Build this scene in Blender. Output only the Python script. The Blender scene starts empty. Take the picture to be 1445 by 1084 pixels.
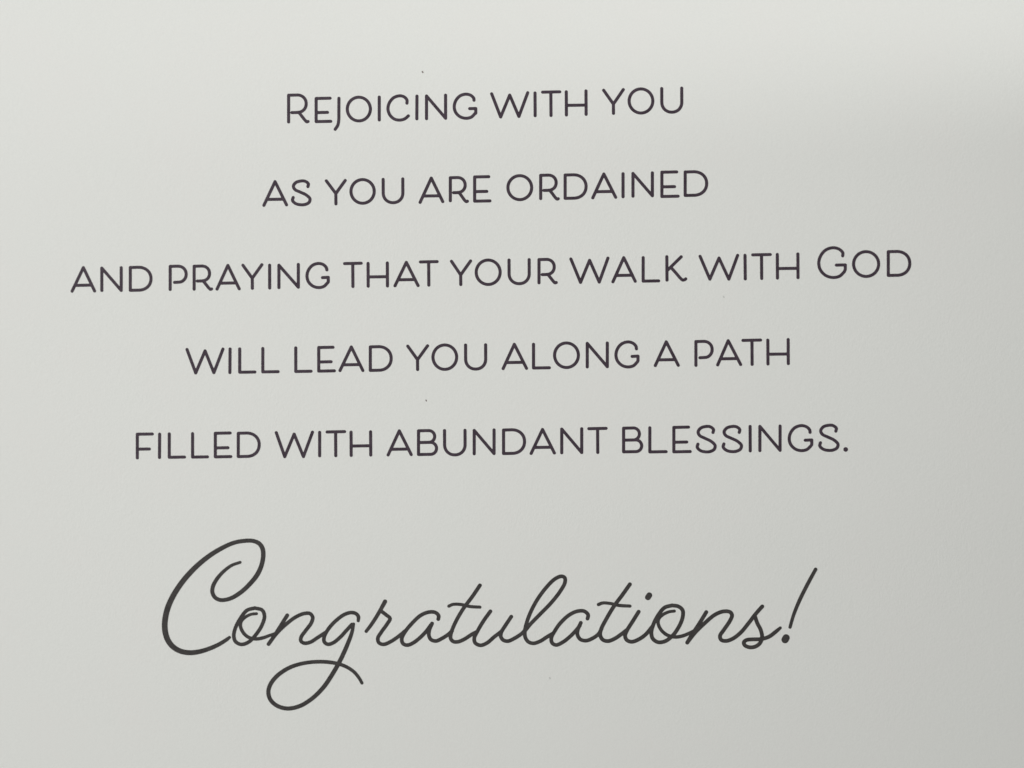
import bpy, math
import numpy as np
from mathutils import Vector, Matrix

scene = bpy.context.scene
COL = scene.collection

# ------------------------------------------------------------------ camera, light, exposure
MM = 0.001
PW, PH = 1445.0, 1084.0            # size of the traced original, in its own pixels
LENS, SENSOR = 50.0, 36.0
FPX = PW * LENS / SENSOR
SCALE = 0.084 * MM                 # paper size of one traced pixel
TILT = 0.0576
DIST = FPX * SCALE
CAM = Vector((DIST * math.sin(TILT), 0.0, DIST * math.cos(TILT) + 0.0030))
TARGET = Vector((0, 0, 0.0030))

cam_data = bpy.data.cameras.new('camera')
cam = bpy.data.objects.new('camera', cam_data)
COL.objects.link(cam)
cam_data.lens = LENS
cam_data.sensor_width = SENSOR
cam_data.sensor_fit = 'HORIZONTAL'
cam_data.clip_start = 0.005
cam_data.clip_end = 50
zax = (CAM - TARGET).normalized()
xax = Vector((0, 1, 0)).cross(zax).normalized()
yax = zax.cross(xax)
rot = Matrix((xax, yax, zax)).transposed()
cam.matrix_world = Matrix.Translation(CAM) @ rot.to_4x4()
cam_data.dof.use_dof = True
cam_data.dof.focus_distance = DIST
cam_data.dof.aperture_fstop = 18.0
scene.camera = cam

world = bpy.data.worlds.new('World')
scene.world = world
world.use_nodes = True
wb = world.node_tree.nodes['Background']
wb.inputs['Color'].default_value = (0.99, 1.0, 0.99, 1)
wb.inputs['Strength'].default_value = 0.17

def area(name, loc, aim, size, energy, color):
    d = bpy.data.lights.new(name, 'AREA')
    d.shape = 'SQUARE'
    d.size = size
    d.energy = energy
    d.color = color
    o = bpy.data.objects.new(name, d)
    COL.objects.link(o)
    o.location = loc
    o.rotation_euler = (Vector(aim) - Vector(loc)).to_track_quat('-Z', 'Y').to_euler()
    return o

area('window_light', (-1.60, 0.70, 0.41), (0, 0, 0), 0.45, 77.5, (0.995, 1.0, 0.993))

vs = scene.view_settings
scene.display_settings.display_device = 'sRGB'
vs.view_transform = 'Standard'
vs.look = 'None'
vs.exposure = 0.0
vs.gamma = 1.0
vs.use_curve_mapping = False
scene.cycles.use_denoising = True

# ------------------------------------------------------------------ materials
def new_mat(name, color, rough, spec=0.5):
    m = bpy.data.materials.new(name)
    m.use_nodes = True
    b = m.node_tree.nodes['Principled BSDF']
    b.inputs['Base Color'].default_value = (*color, 1)
    b.inputs['Roughness'].default_value = rough
    b.inputs['Specular IOR Level'].default_value = spec
    return m, m.node_tree, b

def noise(nt, scale, detail, rough, vec, stretch=None):
    n = nt.nodes.new('ShaderNodeTexNoise')
    n.inputs['Scale'].default_value = scale
    n.inputs['Detail'].default_value = detail
    n.inputs['Roughness'].default_value = rough
    if stretch:
        mp = nt.nodes.new('ShaderNodeMapping')
        mp.inputs['Scale'].default_value = stretch
        nt.links.new(vec, mp.inputs['Vector'])
        vec = mp.outputs['Vector']
    nt.links.new(vec, n.inputs['Vector'])
    return n

paper, nt, b = new_mat('white_card_stock', (0.84, 0.845, 0.80), 0.62, 0.28)
tc = nt.nodes.new('ShaderNodeTexCoord')
obv = tc.outputs['Object']
n1 = noise(nt, 5200, 3, 0.65, obv)                 # fibre grain
n2 = noise(nt, 1700, 3, 0.6, obv)    # soft formation clouds of the sheet
n3 = noise(nt, 120, 2, 0.5, obv)
mix = nt.nodes.new('ShaderNodeMix'); mix.data_type = 'RGBA'
mix.inputs['A'].default_value = (0.795, 0.80, 0.762, 1)
mix.inputs['B'].default_value = (0.888, 0.89, 0.850, 1)
nt.links.new(n1.outputs['Fac'], mix.inputs['Factor'])
mix2 = nt.nodes.new('ShaderNodeMix'); mix2.data_type = 'RGBA'
mix2.inputs['B'].default_value = (0.855, 0.832, 0.80, 1)
cr = nt.nodes.new('ShaderNodeMapRange')
cr.inputs['From Min'].default_value = 0.35
cr.inputs['From Max'].default_value = 0.8
cr.inputs['To Max'].default_value = 0.35
nt.links.new(n3.outputs['Fac'], cr.inputs['Value'])
nt.links.new(cr.outputs['Result'], mix2.inputs['Factor'])
nt.links.new(mix.outputs['Result'], mix2.inputs['A'])
nt.links.new(mix2.outputs['Result'], b.inputs['Base Color'])
add = nt.nodes.new('ShaderNodeMath'); add.operation = 'ADD'
nt.links.new(n1.outputs['Fac'], add.inputs[0])
half = nt.nodes.new('ShaderNodeMath'); half.operation = 'MULTIPLY'
half.inputs[1].default_value = 0.4
nt.links.new(n2.outputs['Fac'], half.inputs[0])
nt.links.new(half.outputs['Value'], add.inputs[1])
bump = nt.nodes.new('ShaderNodeBump')
bump.inputs['Strength'].default_value = 0.35
bump.inputs['Distance'].default_value = 0.000025
nt.links.new(add.outputs['Value'], bump.inputs['Height'])
nt.links.new(bump.outputs['Normal'], b.inputs['Normal'])

def ink_mat(name, c1, c2, rough):
    m, nt, b = new_mat(name, c1, rough, 0.25)
    tc = nt.nodes.new('ShaderNodeTexCoord')
    n = noise(nt, 1400, 3, 0.65, tc.outputs['Object'])
    mx = nt.nodes.new('ShaderNodeMix'); mx.data_type = 'RGBA'
    mx.inputs['A'].default_value = (*c1, 1)
    mx.inputs['B'].default_value = (*c2, 1)
    mr = nt.nodes.new('ShaderNodeMapRange')
    mr.inputs['From Min'].default_value = 0.3
    mr.inputs['From Max'].default_value = 0.7
    nt.links.new(n.outputs['Fac'], mr.inputs['Value'])
    nt.links.new(mr.outputs['Result'], mx.inputs['Factor'])
    nt.links.new(mx.outputs['Result'], b.inputs['Base Color'])
    return m

verse_ink = ink_mat('plum_grey_ink', (0.043, 0.029, 0.041), (0.074, 0.053, 0.070), 0.55)
script_ink = ink_mat('charcoal_ink', (0.044, 0.040, 0.039), (0.070, 0.064, 0.061), 0.50)
fleck_ink, _, _ = new_mat('grey_fleck', (0.24, 0.20, 0.19), 0.7, 0.2)
faint_ink, _, _ = new_mat('faint_grey_fleck', (0.66, 0.66, 0.63), 0.7, 0.2)

table_mat, nt, b = new_mat('pale_wood', (0.42, 0.33, 0.24), 0.45, 0.4)
tc = nt.nodes.new('ShaderNodeTexCoord')
nw = noise(nt, 14, 6, 0.6, tc.outputs['Object'], (1, 14, 1))
mx = nt.nodes.new('ShaderNodeMix'); mx.data_type = 'RGBA'
mx.inputs['A'].default_value = (0.36, 0.27, 0.19, 1)
mx.inputs['B'].default_value = (0.50, 0.41, 0.31, 1)
nt.links.new(nw.outputs['Fac'], mx.inputs['Factor'])
nt.links.new(mx.outputs['Result'], b.inputs['Base Color'])

# ------------------------------------------------------------------ the arched page
# card frame: u to the right along the verse lines, v towards the top edge
CARD_ROT = math.radians(0.95)
CU, CV = -2.4 * MM, 0.0                       # where the card's centre lies on the table
HW, HH = 89.0 * MM, 63.5 * MM
THICK = 0.32 * MM

def page_z(u, v):
    """height of the page's upper face: rises gently from the bottom edge, bends down to the top edge"""
    u = np.asarray(u, float); v = np.asarray(v, float)
    s = np.clip((u + HW) / (2 * HW), 0, 1)
    s = s * s * (3 - 2 * s)
    v0 = (21.2 + 3.8 * s) * MM               # where the bend starts
    L = (40.8 - 22.3 * s) * MM                # how softly it bends
    S = 0.039 + 0.220 * s                     # how steeply it falls beyond the bend, shaped to give the bright top band
    rise0 = S * (HH - v0 - L / 2) / (2 * HH)  # so that top and bottom edges both touch the table
    t = np.clip((v - v0) / L, 0, 1)
    integ = L * (t ** 3 - t ** 4 / 2) + np.maximum(v - v0 - L, 0)
    # very slight swell, added so the sheet's lower middle catches more light
    a = np.clip((u + 72 * MM) / (262 * MM), 0, 1)
    w = np.clip((45 * MM - v) / (65 * MM), 0, 1)
    swell = 0.72 * MM * (1 - np.cos(2 * math.pi * a)) / 2 * w * w * (3 - 2 * w)
    return THICK + rise0 * (v + HH) - S * integ + swell

def to_card(x, y):
    c, s_ = math.cos(CARD_ROT), math.sin(CARD_ROT)
    dx, dy = x - CU, y - CV
    return c * dx + s_ * dy, -s_ * dx + c * dy

def px_to_card(P):
    """traced pixel -> point (u, v) on the page, in the card's own frame"""
    P = np.asarray(P, float)
    dx = (P[:, 0] - PW / 2) / FPX
    dy = -(P[:, 1] - PH / 2) / FPX
    D = np.outer(dx, np.array(xax)) + np.outer(dy, np.array(yax)) - np.array(zax)
    z = np.full(len(P), 0.003)
    for _ in range(25):
        t = (z - CAM.z) / D[:, 2]
        x = CAM.x + t * D[:, 0]; y = CAM.y + t * D[:, 1]
        u, v = to_card(x, y)
        z = page_z(u, v)
    return u, v, z

def link(name, me, mat, parent=None):
    o = bpy.data.objects.new(name, me)
    COL.objects.link(o)
    if mat: me.materials.append(mat)
    if parent: o.parent = parent
    return o

# table the card lies on
import bmesh
bm = bmesh.new()
bmesh.ops.create_cube(bm, size=1, matrix=Matrix.Translation((0, 0, -0.0125)) @ Matrix.Diagonal((1.1, 0.8, 0.025, 1)))
bmesh.ops.bevel(bm, geom=list(bm.edges), offset=0.004, segments=3, affect='EDGES')
me = bpy.data.meshes.new('table_top'); bm.to_mesh(me); bm.free()
table = link('table_top', me, table_mat)
table['label'] = 'pale wooden table top under the white greeting card'
table['category'] = 'table top'
table['kind'] = 'structure'

card = bpy.data.objects.new('greeting_card', None)
COL.objects.link(card)
card.empty_display_size = 0.02
card.location = (CU, CV, 0)
card.rotation_euler = (0, 0, CARD_ROT)
card['label'] = 'white greeting card page printed with a dark ordination verse and script Congratulations'
card['category'] = 'greeting card'

NU, NV = 180, 260
us = np.linspace(-HW, HW, NU + 1); vv = np.linspace(-HH, HH, NV + 1)
U, V = np.meshgrid(us, vv)
Z = page_z(U, V)
n = (NU + 1) * (NV + 1)
top = np.stack([U.ravel(), V.ravel(), Z.ravel()], 1)
bot = top.copy(); bot[:, 2] -= THICK - 0.00002
verts = np.vstack([top, bot])
faces = []
W1 = NU + 1
for j in range(NV):
    for i in range(NU):
        a = j * W1 + i
        faces.append((a, a + 1, a + 1 + W1, a + W1))
        faces.append((n + a, n + a + W1, n + a + 1 + W1, n + a + 1))
ring = list(range(NU)) + [j * W1 + NU for j in range(NV)] + [NV * W1 + i for i in range(NU, 0, -1)] + [j * W1 for j in range(NV, 0, -1)]
for k in range(len(ring)):
    a, c = ring[k], ring[(k + 1) % len(ring)]
    faces.append((a, n + a, n + c, c))
me = bpy.data.meshes.new('page')
me.from_pydata(verts.tolist(), [], faces)
me.polygons.foreach_set('use_smooth', [True] * (2 * NU * NV) + [False] * len(ring))
me.update()
page = link('page', me, paper, card)

# ------------------------------------------------------------------ ink: strokes -> one clean sheet per word
INK_Z = 0.000006

def catmull(pts, step=1.2):
    P = [np.array(p, float) for p in pts]
    if len(P) == 2: return P
    P = [2 * P[0] - P[1]] + P + [2 * P[-1] - P[-2]]
    out = []
    for i in range(1, len(P) - 2):
        p0, p1, p2, p3 = P[i - 1:i + 3]
        d = lambda a, b_: max(np.linalg.norm((b_ - a)[:2]), 1e-6) ** 0.5
        t0 = 0; t1 = d(p0, p1); t2 = t1 + d(p1, p2); t3 = t2 + d(p2, p3)
        m = max(2, int(np.linalg.norm((p2 - p1)[:2]) / step))
        for k in range(m):
            t = t1 + (t2 - t1) * k / m
            A1 = (t1 - t) / (t1 - t0) * p0 + (t - t0) / (t1 - t0) * p1
            A2 = (t2 - t) / (t2 - t1) * p1 + (t - t1) / (t2 - t1) * p2
            A3 = (t3 - t) / (t3 - t2) * p2 + (t - t2) / (t3 - t2) * p3
            B1 = (t2 - t) / (t2 - t0) * A1 + (t - t0) / (t2 - t0) * A2
            B2 = (t3 - t) / (t3 - t1) * A2 + (t - t1) / (t3 - t1) * A3
            out.append((t2 - t) / (t2 - t1) * B1 + (t - t1) / (t2 - t1) * B2)
    out.append(P[-2])
    return out

def ink_mesh(name, strokes, mat, parent, cell=0.55):
    """strokes: lists of (x, y, r) in traced pixels; the union of all strokes becomes one flat ink sheet on the page"""
    allp = np.array([p for s in strokes for p in s])
    m = allp[:, 2].max() + 2 * cell
    x0, y0 = allp[:, 0].min() - m, allp[:, 1].min() - m
    nx = int((allp[:, 0].max() + m - x0) / cell) + 2
    ny = int((allp[:, 1].max() + m - y0) / cell) + 2
    F = np.full((ny, nx), 9.0)
    gx = x0 + cell * np.arange(nx); gy = y0 + cell * np.arange(ny)
    for s in strokes:
        s = [np.array(p, float) for p in s]
        if len(s) == 1: s = s * 2
        for a, b_ in zip(s[:-1], s[1:]):
            R = max(a[2], b_[2]) + 1.5 * cell
            i0 = max(0, int((min(a[0], b_[0]) - R - x0) / cell)); i1 = min(nx, int((max(a[0], b_[0]) + R - x0) / cell) + 2)
            j0 = max(0, int((min(a[1], b_[1]) - R - y0) / cell)); j1 = min(ny, int((max(a[1], b_[1]) + R - y0) / cell) + 2)
            X = gx[None, i0:i1]; Y = gy[j0:j1, None]
            d = b_[:2] - a[:2]; L2 = float(d @ d)
            t = np.clip(((X - a[0]) * d[0] + (Y - a[1]) * d[1]) / L2, 0, 1) if L2 > 1e-9 else np.zeros((j1 - j0, i1 - i0))
            D = np.hypot(X - a[0] - t * d[0], Y - a[1] - t * d[1]) - (a[2] + t * (b_[2] - a[2]))
            F[j0:j1, i0:i1] = np.minimum(F[j0:j1, i0:i1], D)
    F[np.abs(F) < 1e-4] = 1e-4
    ins = F < 0
    q = ins[:-1, :-1].astype(int) + ins[:-1, 1:] + ins[1:, 1:] + ins[1:, :-1]
    vid = {}; pts = []; fs = []
    def vert(key, p):
        if key not in vid:
            vid[key] = len(pts); pts.append(p)
        return vid[key]
    for j, i in zip(*np.nonzero(q)):
        c = [(j, i), (j, i + 1), (j + 1, i + 1), (j + 1, i)]
        f = []
        for k in range(4):
            (ja, ia), (jb, ib) = c[k], c[(k + 1) % 4]
            fa, fb = F[ja, ia], F[jb, ib]
            if fa < 0: f.append(vert((ja, ia), (gx[ia], gy[ja])))
            if (fa < 0) != (fb < 0):
                t = fa / (fa - fb)
                f.append(vert((ja, ia, jb, ib) if (ja, ia) < (jb, ib) else (jb, ib, ja, ia),
                              (gx[ia] + t * (gx[ib] - gx[ia]), gy[ja] + t * (gy[jb] - gy[ja]))))
        if len(f) > 2: fs.append(f[::-1])
    u, v, z = px_to_card(pts)
    co = np.stack([u, v, z + INK_Z], 1)
    me = bpy.data.meshes.new(name)
    me.from_pydata(co.tolist(), [], fs)
    me.polygons.foreach_set('use_smooth', [True] * len(fs))
    me.update()
    return link(name, me, mat, parent)

RV = 2.2    # half stroke width of the verse lettering

def T(pts, r=RV): return [(x, y, r) for x, y in pts]
def CR(pts): return [tuple(p[:2]) for p in catmull(pts)]
def ell(cx, cy, rx, ry, a0=0, a1=360, n=56):
    return [(cx + rx * math.cos(math.radians(a0 + (a1 - a0) * k / n)), cy - ry * math.sin(math.radians(a0 + (a1 - a0) * k / n))) for k in range(n + 1)]
def sup(cx, cy, rx, ry, a0, a1, e=2.0, n=30):
    out = []
    for k in range(n + 1):
        a = math.radians(a0 + (a1 - a0) * k / n); c, s = math.cos(a), math.sin(a)
        out.append((cx + rx * math.copysign(abs(c) ** (2 / e), c), cy - ry * math.copysign(abs(s) ** (2 / e), s)))
    return out

# each letter maker takes centre-line or outer measures in traced pixels and returns strokes
e_ = RV     # outer measure -> centre line
def I(x, y0, y1, x2=None): return [[(x, y0 + e_), (x2 or x, y1 - e_)]]
def line(*p): return [list(p)]
def W(a, b, c, d, e): return [[a, b, c, d, e]]
def O(cx, cy, rx, ry): return [ell(cx, cy, rx, ry)]
def A(l, ap, r, bar):
    f = lambda p, q: p[0] + (q[0] - p[0]) * (bar - p[1]) / (q[1] - p[1])
    return [[l, ap, r], [(f(l, ap), bar + .15), (f(r, ap), bar - .25)]]
def E(x, yt, ym, yb, xt, xm, xb, sl=-0.018):
    k = lambda a: (a - x) * sl
    return [[(xt - e_, yt + k(xt)), (x, yt), (x, yb), (xb - e_, yb + k(xb))], [(x, ym), (xm - e_, ym + k(xm))]]
def Fl(x, yt, ym, yb, xt, xm, sl=-0.012):
    return [[(xt - e_, yt + (xt - x) * sl), (x, yt), (x, yb - e_)], [(x, ym), (xm - e_, ym + (xm - x) * sl)]]
def L(x, yt, yb, xr, sl=-0.015): return [[(x, yt + e_), (x, yb), (xr - e_, yb + (xr - x) * sl)]]
def N(xl, lt, lb, xr, rt, rb): return [[(xl, lb - e_), (xl, lt + e_), (xr, rb - e_), (xr, rt + e_)]]
def H(xl, lt, lb, xr, rt, rb, bar):
    return [[(xl, lt + e_), (xl + .2, lb - e_)], [(xr, rt + e_), (xr + .2, rb - e_)], [(xl, bar + .2), (xr, bar - .2)]]
def Tt(xl, xr, y, xs, yb, sl=-0.018):
    return [[(xl + e_, y + (xl - xs) * sl), (xr - e_, y + (xr - xs) * sl)], [(xs, y), (xs + .25, yb - e_)]]
def Y(l, r, j, yb): return [[(l[0] + .8, l[1] + 1.4), j, (r[0] - .8, r[1] + 1.4)], [j, (j[0] + .15, yb - e_)]]
def Uu(xl, lt, xr, rt, yb):
    w = (xr - xl) / 2; cy = yb - e_ - w * 1.0
    return [[(xl, lt + e_)] + sup((xl + xr) / 2 + .1, cy, w, w * 1.0, 180, 360, 2.1) + [(xr, rt + e_)]]
def D(x, yt, yb, xr, sl=-0.02):
    yt += e_; yb -= e_; xr -= e_; w = xr - x; h = (yb - yt) / 2
    rx = w * 0.60; cx = xr - rx; k = sl * (cx - x)
    return [[(x, yt + .1), (cx, yt + k)] + sup(cx, (yt + yb) / 2 + k, rx, h, 90, -90, 2.12) + [(cx, yb + k), (x, yb), (x, yt + .1)]]
def R(x, yt, ym, yb, xr, tip):
    yt += e_; xr -= e_; h = (ym - yt) / 2; rx = min(h * 1.02, (xr - x) * .62); cx = xr - rx
    k = -0.02 * (xr - x)
    lx = x + (xr - x) * 0.58
    hk = (tip[0] - 3.0, tip[1] + .9)
    leg = CR([(lx, ym + k), (lx + (hk[0] - lx) * .45, ym + (hk[1] - ym) * .47), (hk[0] - 3.0, hk[1] - 2.8), hk, (tip[0] - 1.4, tip[1] + .3)])
    return [[(x, yb - e_), (x, yt), (cx, yt + k * .6)] + sup(cx, (yt + ym) / 2 + k * .6, rx, h, 90, -90, 2.1) + [(lx, ym + k * .3), (x + 4.6, ym)], leg]
def P(x, yt, yb, xr, end):
    yt += e_; xr -= e_; ym = end[1] ; h = (ym - yt) / 2; rx = min(h * 1.0, (xr - x) * .62); cx = xr - rx
    return [[(x, yb - e_), (x, yt), (cx, yt - .3)] + sup(cx, (yt + ym) / 2 - .2, rx, h, 90, -78, 2.1) + [(end[0] + .8, ym)]]
def B(x, yt, ym, yb, xu, xl):
    yt += e_; yb -= e_; xu -= e_; xl -= e_
    hu = (ym - yt) / 2; hl = (yb - ym) / 2
    return [[(x, ym), (x, yt), (xu - hu, yt - .3)] + sup(xu - hu, (yt + ym) / 2 - .3, hu, hu, 90, -90) + [(x, ym)],
            [(x, ym), (xl - hl, ym - .3)] + sup(xl - hl, (ym + yb) / 2 - .3, hl, hl, 90, -90) + [(x, yb), (x, ym)]]
S_T = [(600, 85), (603, 68), (585, 52), (560, 50), (530, 60), (516, 82), (525, 103), (555, 119), (590, 137), (612, 161), (607, 183), (585, 196), (556, 198), (528, 190), (511, 171), (515, 153)]
def S(xl, xr, yt, yb):
    xl += e_; xr -= e_; yt += e_; yb -= e_
    return [CR([(xl + (a - 511) / 101 * (xr - xl), yt + (b_ - 50) / 148 * (yb - yt)) for a, b_ in S_T])]
G_T = [(1395, 97), (1393, 77), (1375, 59), (1345, 52), (1310, 63), (1285, 92), (1276, 127), (1284, 161), (1310, 188), (1345, 198), (1378, 191), (1400, 170)]
def G(xl, yt, yb, tip, b0, b1):
    xl += e_; yt += e_; yb -= e_
    fx = lambda a: xl + (a - 1276) / 129 * (b1[0] - xl)
    fy = lambda b_: yt + (b_ - 52) / 146 * (yb - yt)
    pts = [(fx(a), fy(b_)) for a, b_ in G_T]
    pts[0] = (tip[0], tip[1] - 1.4)
    return [CR(pts) + [(b1[0], b1[1] + 6.5), b1, (b0[0] + 1.2, b0[1])]]

LINES = [
 [("REJOICING", [
    R(407.2, 132.3, 159, 174.4, 434.2, (436, 171.2)),
    E(446.05, 139.06, 159, 171.7, 467.9, 464.3, 468.9),
    [CR([(478.2, 138.8), (478.1, 158), (477.9, 170), (476.6, 176.8), (472.9, 182.6)])],
    O(506.3, 154, 16.3, 16.7),
    I(535.1, 134.9, 171.6),
    [CR([(390 + a / 4.817, 110 + b_ / 4.817) for a, b_ in [(887, 172), (887, 150), (868, 129), (838, 122), (797, 135), (768, 169), (758, 210), (770, 250), (800, 279), (838, 287), (873, 278), (897, 258)]])],
    I(588.3, 133.5, 170, 588.1),
    N(601.8, 133.3, 169.8, 628.7, 132.2, 169.2),
    G(638.7, 130.8, 169.2, (668.8, 143), (661.5, 153.4), (671.3, 153.2))]),
  ("WITH", [
    W((693.7, 132.4), (706.4, 165.2), (719.2, 134.3), (732.1, 164.5), (744.6, 130.9)),
    I(754.9, 129.1, 165.6, 755.1),
    Tt(763.4, 792, 129.9, 777.2, 165.3),
    H(799, 127.4, 164.6, 826.8, 126.2, 163.7, 148.6)]),
  ("YOU", [
    Y((850.9, 126), (880.3, 125.1), (865.5, 147), 162.3),
    O(904.4, 142.6, 16.7, 17.0),
    Uu(933.7, 122.8, 961.9, 122.2, 160.6)])],
 [("AS", [
    A((372.3, 289.9), (388.1, 256.4), (404.3, 289.2), 281.4),
    S(410.5, 439.5, 253.3, 291.2)]),
  ("YOU", [
    Y((459.6, 253.9), (487.9, 253.3), (473.8, 273.2), 290),
    O(511.6, 270.2, 16.4, 16.7),
    Uu(540.6, 251, 568.3, 250.3, 288.3)]),
  ("ARE", [
    A((592.7, 285.7), (608.5, 251.4), (624.7, 284.6), 276.6),
    R(635.4, 248.7, 272, 285.6, 658.5, (660.9, 283.7)),
    E(669.7, 249.8, 270.5, 284.0, 691.8, 689, 693.5)]),
  ("ORDAINED", [
    O(733.4, 264.9, 16.75, 16.9),
    R(762.9, 245.3, 268.8, 282.6, 786.9, (789.1, 280.2)),
    D(797.4, 244.8, 282.2, 829.1),
    A((836.4, 279.3), (852, 245.6), (868.7, 278.5), 270.5),
    I(879.1, 243, 280),
    N(893.1, 242.6, 279.2, 920.5, 241.8, 278.6),
    E(933.9, 243.1, 263.8, 277.4, 957, 954, 959),
    D(966.8, 240.5, 278.1, 999.3)])],
 [("AND", [
    A((101.7, 411), (117.6, 377.7), (133.4, 410.7), 402.7),
    N(143.6, 376.2, 412.2, 171, 375.6, 412.2),
    D(183.8, 375.3, 412, 215.2)]),
  ("PRAYING", [
    P(240.1, 373.8, 410.8, 264.8, (245.4, 398.6)),
    R(273.9, 373.6, 396.7, 410.4, 297.8, (299.9, 407.5)),
    A((306.2, 408.1), (321.5, 374.6), (337.5, 407.7), 399.6),
    Y((341.9, 373), (370.3, 372.2), (355.9, 392.7), 409.2),
    I(380.4, 372.1, 408.8, 380.5),
    N(393.5, 372.1, 408.2, 420.9, 371, 407.6),
    G(430.9, 369.7, 408.1, (461.2, 382.4), (453.8, 391.9), (463.2, 391.4))]),
  ("THAT", [
    Tt(484, 511.8, 371.8, 497.7, 406.7),
    H(519.3, 369.6, 406.2, 546.5, 369, 405.9, 390.7),
    A((557.3, 403.4), (573.3, 370.3), (589.9, 403.1), 394.8),
    Tt(591, 619, 369.5, 604.8, 404.7)]),
  ("YOUR", [
    Y((636.2, 367.4), (664.8, 366.9), (650, 388), 403.9),
    O(688.8, 384.3, 16.9, 17.2),
    Uu(718.2, 364.8, 746.6, 364.2, 402.6),
    R(760.5, 364.2, 387.6, 401.4, 784.2, (786.3, 398.4))]),
  ("WALK", [
    W((805.5, 365.5), (819.1, 398.6), (831.9, 367.4), (845.5, 398.2), (857.8, 364.3)),
    A((864.8, 397.8), (880.1, 363.7), (896.3, 397), 388.7),
    L(907.5, 361.4, 396.8, 931.6),
    [[(940.9, 362.3), (941.1, 395.4)], [(961.2, 362.4), (941.3, 382)],
     CR([(946.6, 377.3), (954.5, 386.2), (960, 392.6), (963.3, 395.3), (966.4, 394.6), (967.6, 393.6)])]]),
  ("WITH", [
    W((987.8, 361.8), (1001.6, 394), (1014.5, 364.2), (1028.4, 394), (1040.8, 360.4)),
    I(1051.2, 358.1, 395.9, 1051.6),
    Tt(1059.9, 1089.1, 359.5, 1074.5, 395.3),
    H(1096.8, 356.9, 394.8, 1125.8, 356.2, 394.1, 378.9)]),
  ("GOD", [
    G(1153.1, 347.5, 393.9, (1189, 362.6), (1178.9, 374.2), (1192.7, 373.9)),
    O(1222.1, 372.7, 17.7, 17.5),
    D(1253.4, 353, 391, 1285.9)])],
 [("WILL", [
    W((263.8, 493.2), (276.1, 526.4), (289.3, 495.2), (301.7, 526), (314.6, 492.6)),
    I(324.6, 490.3, 528.1, 324.3),
    L(338.2, 490.2, 525.4, 361.8),
    L(370.8, 489.6, 524.9, 394.6)]),
  ("LEAD", [
    L(417.3, 488.8, 524.3, 441.1),
    E(449.7, 490.5, 510.9, 523.8, 472, 469.3, 474),
    A((479.7, 523), (495.7, 489.7), (512, 523), 514.8),
    D(522.5, 487.3, 525, 554.1)]),
  ("YOU", [
    Y((574.5, 487.1), (604.1, 486.6), (589.1, 507.6), 523.8),
    O(627.6, 504.1, 16.7, 17.2),
    Uu(656.9, 484.8, 685.2, 484.4, 523.1)]),
  ("ALONG", [
    A((709.9, 520.3), (725.7, 485.9), (742.9, 519.9), 511.6),
    L(752.8, 483.7, 519.4, 777.4),
    O(799.3, 501.4, 16.8, 17.3),
    N(828.6, 482.4, 520.1, 856.9, 481.9, 519.8),
    G(866.9, 480.4, 520.1, (898, 493.8), (890.7, 503.1), (900.2, 502.6))]),
  ("A", [
    A((924.6, 516), (940.1, 482.4), (957.1, 515.6), 507.8)]),
  ("PATH", [
    P(981.9, 479.9, 517.9, 1007, (986.8, 504.9)),
    A((1012.6, 515.1), (1027.5, 480.8), (1045.1, 514.5), 506.3),
    Tt(1046.1, 1075.4, 480.2, 1061, 516.5),
    H(1083.4, 477.8, 516, 1112.1, 477, 515.4, 499.8)])],
 [("FILLED", [
    Fl(193.7, 612.8, 633.9, 648.5, 217, 212.8),
    I(225.2, 610.5, 647.9, 225),
    L(238.8, 610.1, 645.4, 262.5),
    L(271.7, 609.8, 645.1, 294.9),
    E(303.8, 611.5, 632.2, 644.8, 326.9, 323.8, 327.8),
    D(336.2, 609.2, 646.6, 367.9)]),
  ("WITH", [
    W((389.8, 610.6), (401.7, 644.6), (415, 612.6), (428.1, 644.5), (440.9, 609.9)),
    I(451, 608, 645.5),
    Tt(459.3, 488.4, 609.4, 473.5, 645.4),
    H(495.3, 607.7, 645, 522.9, 607.2, 644.5, 629.3)]),
  ("ABUNDANT", [
    A((547.6, 642.1), (563.4, 608), (580.2, 641.6), 634),
    B(590.5, 605.8, 624.6, 643.7, 615.5, 618.1),
    Uu(627.2, 605.4, 656.1, 605.1, 644.2),
    N(669.1, 605.2, 642.7, 697.1, 604.5, 642.4),
    D(710.5, 604.6, 642.3, 742.3),
    A((749.4, 640), (765.5, 606.1), (782.2, 639.3), 631.4),
    N(792.6, 603.3, 641.3, 820.8, 602.8, 641),
    Tt(828.6, 857.4, 604.8, 843.2, 640.8)]),
  ("BLESSINGS.", [
    B(879.9, 602.1, 621.2, 639.9, 904.4, 907.6),
    L(916.9, 601.5, 637.8, 942.1),
    E(950.8, 603.2, 624.2, 637.7, 973.7, 971.2, 976.1),
    S(981.6, 1011.2, 599.7, 639.9),
    S(1018.2, 1048.3, 599.7, 639.5),
    I(1058.4, 599.6, 638.6, 1058.6),
    N(1072.2, 599.6, 638.2, 1100.7, 599.1, 637.8),
    G(1111.4, 598.5, 638.2, (1143, 611.6), (1135, 621.3), (1145.4, 620.9)),
    S(1154.5, 1184.6, 598, 637.8),
    [[(1193.3, 634.3, 3.3)]]])],
]
ORD = ['first', 'second', 'third', 'fourth', 'fifth']
for li, words in enumerate(LINES):
    for text, letters in words:
        strokes = []
        for L_ in letters:
            for s in L_:
                strokes.append([(p[0], p[1], p[2] if len(p) > 2 else RV) for p in s])
        o = ink_mesh('printed_word', strokes, verse_ink, card)
        o['label'] = 'word %s in thin plum grey capitals, %s line of the verse' % (text, ORD[li])

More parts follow.
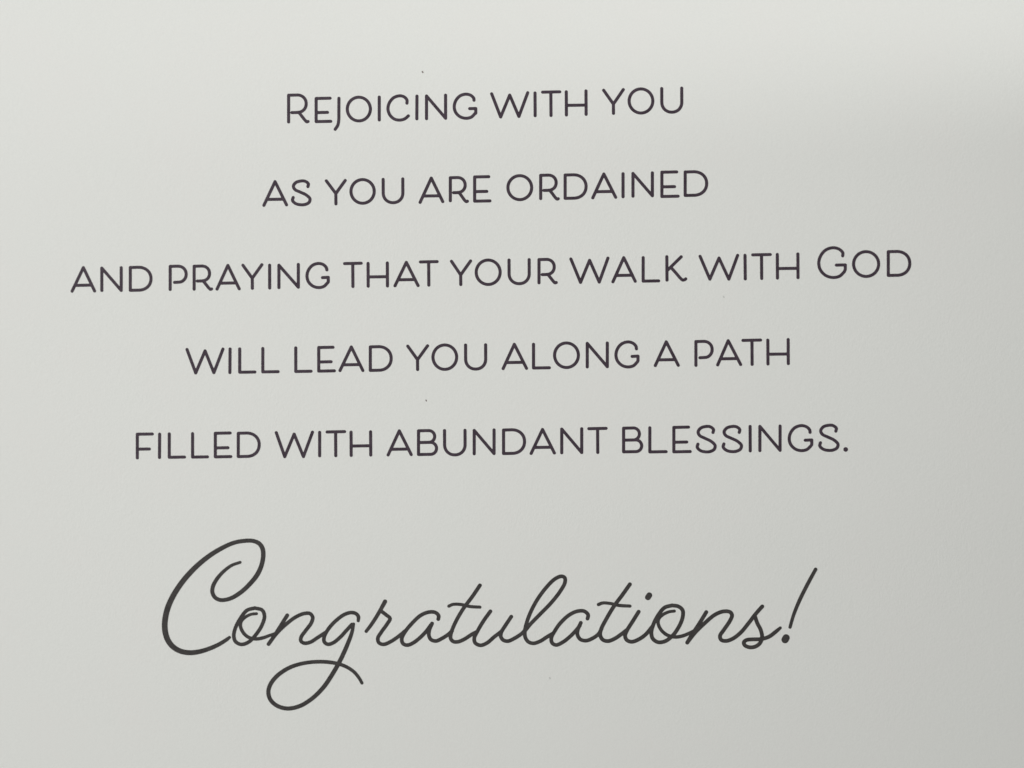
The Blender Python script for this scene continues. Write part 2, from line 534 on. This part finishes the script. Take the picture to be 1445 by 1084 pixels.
# ------------------------------------------------------------------ the script word
def zone(ox, oy, s, pts, r):
    """points (x, y[, r]) read in an enlargement at ox, oy with factor s; r in enlarged pixels"""
    out = []
    for p in pts:
        out.append((ox + p[0] / s, oy + p[1] / s, (p[2] if len(p) > 2 else r) / s))
    return [tuple(p) for p in catmull(out)]
a_ = lambda pts, r=10.6: zone(210, 750, 1405 / 350, pts, r)
b_ = lambda pts, r=11.4: zone(540, 790, 4.25, pts, r)
c_ = lambda pts, r=11.4: zone(820, 780, 4.1286, pts, r)

script = [
 # C
 a_([(517, 175, 8.5), (470, 192, 9), (425, 225, 10), (385, 270, 11), (363, 312, 11.5), (360, 345, 11.5), (374, 373, 11.5), (402, 388, 11.5), (435, 387, 11.5), (475, 374, 12), (527, 340, 12.5), (577, 292, 13), (617, 240, 13.5), (640, 185, 13), (648, 130, 13), (643, 95, 13), (624, 68, 12.5), (590, 54, 12), (545, 53, 12), (480, 65, 12), (400, 102, 13), (320, 155, 14), (245, 222, 15), (185, 292, 15.5), (135, 370, 16), (105, 440, 16.5), (91, 510, 16.5), (93, 570, 16.5), (110, 620, 16), (140, 656, 15.5), (182, 679, 15), (235, 687, 14.5), (290, 680, 13.5), (345, 663, 12.5), (400, 638, 11.5), (440, 613, 10.5), (457, 600, 8.5)]),
 # o
 a_([(600, 434), (556, 447), (520, 490), (491, 545), (481, 590), (491, 624), (524, 640), (566, 626), (610, 580), (641, 530), (655, 480), (642, 446), (600, 434)]),
 a_([(610, 466, 8.5), (578, 470, 8.5), (543, 488, 9), (522, 512, 9.5), (519, 537, 10), (533, 571, 10), (562, 598, 10), (602, 609, 10), (645, 603, 10), (685, 589, 9), (718, 578, 9)]),
 # n
 a_([(784, 475), (740, 545), (705, 600), (678, 638)], 11),
 a_([(678, 638), (722, 580), (770, 532), (830, 486), (880, 465), (914, 466), (928, 487), (920, 518), (888, 562), (863, 598), (861, 620), (880, 633), (915, 627), (955, 602), (1006, 569)]),
 # g
 a_([(1186, 506, 9), (1187, 483), (1172, 465), (1143, 460), (1105, 472), (1058, 507), (1018, 551), (994, 595), (993, 624), (1012, 639), (1042, 632), (1082, 601), (1118, 562), (1150, 527)]),
 a_([(1160, 524, 8.5), (1150, 572, 10.5), (1125, 640, 12), (1088, 722, 12.5), (1043, 803, 12.5), (988, 884, 12.5), (920, 950, 12), (850, 991, 12), (780, 1003, 12), (722, 985, 12), (687, 950, 12), (677, 907, 12), (690, 864, 12), (730, 815, 12), (800, 770, 11.5), (880, 746, 11), (970, 738, 11), (1050, 745, 11), (1110, 763, 10.5), (1160, 794, 10), (1192, 832, 9.5), (1207, 859, 9)]),
 # r
 a_([(1338, 397, 12), (1302, 462, 11), (1262, 525, 10.5), (1231, 566, 9.5)]),
 a_([(1312, 448), (1343, 472), (1366, 493), (1350, 524), (1317, 570), (1297, 605), (1303, 630), (1328, 640), (1370, 624), (1420, 590), (1452, 563)]),
 # a
 b_([(333, 356), (335, 335), (315, 316), (276, 314), (227, 334), (172, 385), (132, 435), (114, 475), (121, 502), (146, 512), (180, 500), (226, 465), (264, 425), (288, 392)]),
 b_([(296, 382), (280, 420), (277, 454), (290, 479), (319, 487), (355, 472), (395, 446), (416, 426)]),
 # t
 b_([(583, 153), (540, 217), (482, 295), (436, 375), (410, 440), (407, 470), (421, 489), (450, 492), (490, 476), (530, 450), (566, 431)]),
 b_([(397, 278, 10), (420, 268, 9.5), (468, 268, 10), (522, 280, 10), (583, 284, 9.5)]),
 # u
 b_([(646, 309), (605, 366), (570, 425), (549, 470), (555, 499), (586, 513), (625, 499), (668, 463), (701, 438), (717, 424)]),
 b_([(771, 341), (735, 395), (711, 435), (708, 460), (722, 481), (750, 488), (790, 471), (833, 443), (854, 422)]),
 # l
 b_([(855, 424), (882, 390), (940, 330), (1010, 258), (1065, 188), (1093, 135), (1091, 107), (1071, 99), (1030, 117), (980, 167), (930, 234), (890, 307), (864, 375), (852, 430), (856, 468), (875, 493), (905, 501), (945, 488), (983, 464), (1025, 439)]),
 # a
 b_([(1228, 353), (1232, 331), (1210, 309), (1170, 308), (1120, 330), (1065, 380), (1030, 430), (1011, 470), (1016, 499), (1040, 511), (1080, 494), (1128, 456), (1163, 419), (1182, 395)]),
 b_([(1188, 378), (1170, 420), (1168, 450), (1185, 477), (1220, 485), (1260, 470), (1294, 445), (1312, 414)]),
 # t
 c_([(284, 184), (240, 246), (191, 312), (146, 387), (116, 447), (111, 480), (126, 507), (156, 515), (195, 501), (235, 474), (271, 446)]),
 c_([(101, 302, 10), (125, 293, 9.5), (170, 296, 9.5), (220, 307, 10), (284, 311, 9.5)]),
 # i
 c_([(335, 344), (300, 400), (266, 455), (256, 485), (266, 509), (295, 519), (335, 505), (375, 477), (418, 426)]),
 c_([(397, 248, 17), (389, 260, 17)]),
 # o
 c_([(530, 307), (486, 320), (450, 362), (420, 420), (409, 465), (416, 499), (446, 521), (486, 517), (531, 485), (570, 430), (591, 377), (591, 335), (566, 313), (530, 307)]),
 c_([(543, 340, 9), (510, 345, 9), (475, 362, 9.5), (451, 387, 10), (449, 414, 10), (466, 450, 10), (500, 479, 10.5), (545, 491, 10.5), (590, 485, 10.5), (628, 470, 10), (658, 455, 9.5)]),
 # n
 c_([(729, 346), (690, 410), (647, 475), (618, 524)]),
 c_([(618, 524), (660, 470), (715, 415), (780, 361), (830, 342), (868, 346), (879, 365), (865, 400), (831, 450), (809, 485), (816, 508), (845, 514), (885, 500), (930, 465), (975, 411), (1018, 355), (1055, 313)]),
 # s
 c_([(1013, 372), (1026, 410), (1046, 450), (1054, 490), (1043, 525), (1015, 547), (980, 551), (952, 538), (948, 522), (963, 509), (1000, 505), (1050, 503), (1095, 489), (1133, 461), (1160, 438, 9)]),
]
bang = [c_([(1366, 97, 10.5), (1322, 178, 11), (1272, 278, 11), (1237, 365, 10), (1217, 434, 9.5)]),
        c_([(1194, 496, 21), (1188, 507, 21)])]
sw = ink_mesh('script_word', script, script_ink, card)
sw['label'] = 'word Congratulations in large charcoal brush script under the verse'
ex = ink_mesh('exclamation_mark', bang, script_ink, sw)

# ------------------------------------------------------------------ tiny flecks on the sheet
for x, y, r, m in [(596.2, 101.6, 1.25, fleck_ink), (601.3, 565.2, 1.1, fleck_ink), (775.6, 956.7, 1.3, faint_ink), (1021, 418.9, 1.2, faint_ink)]:
    pts = [(x - .25 * r, y - .5 * r, .7 * r), (x + .25 * r, y + .5 * r, .85 * r)]
    ink_mesh('paper_fleck', [pts], m, card, 0.3)
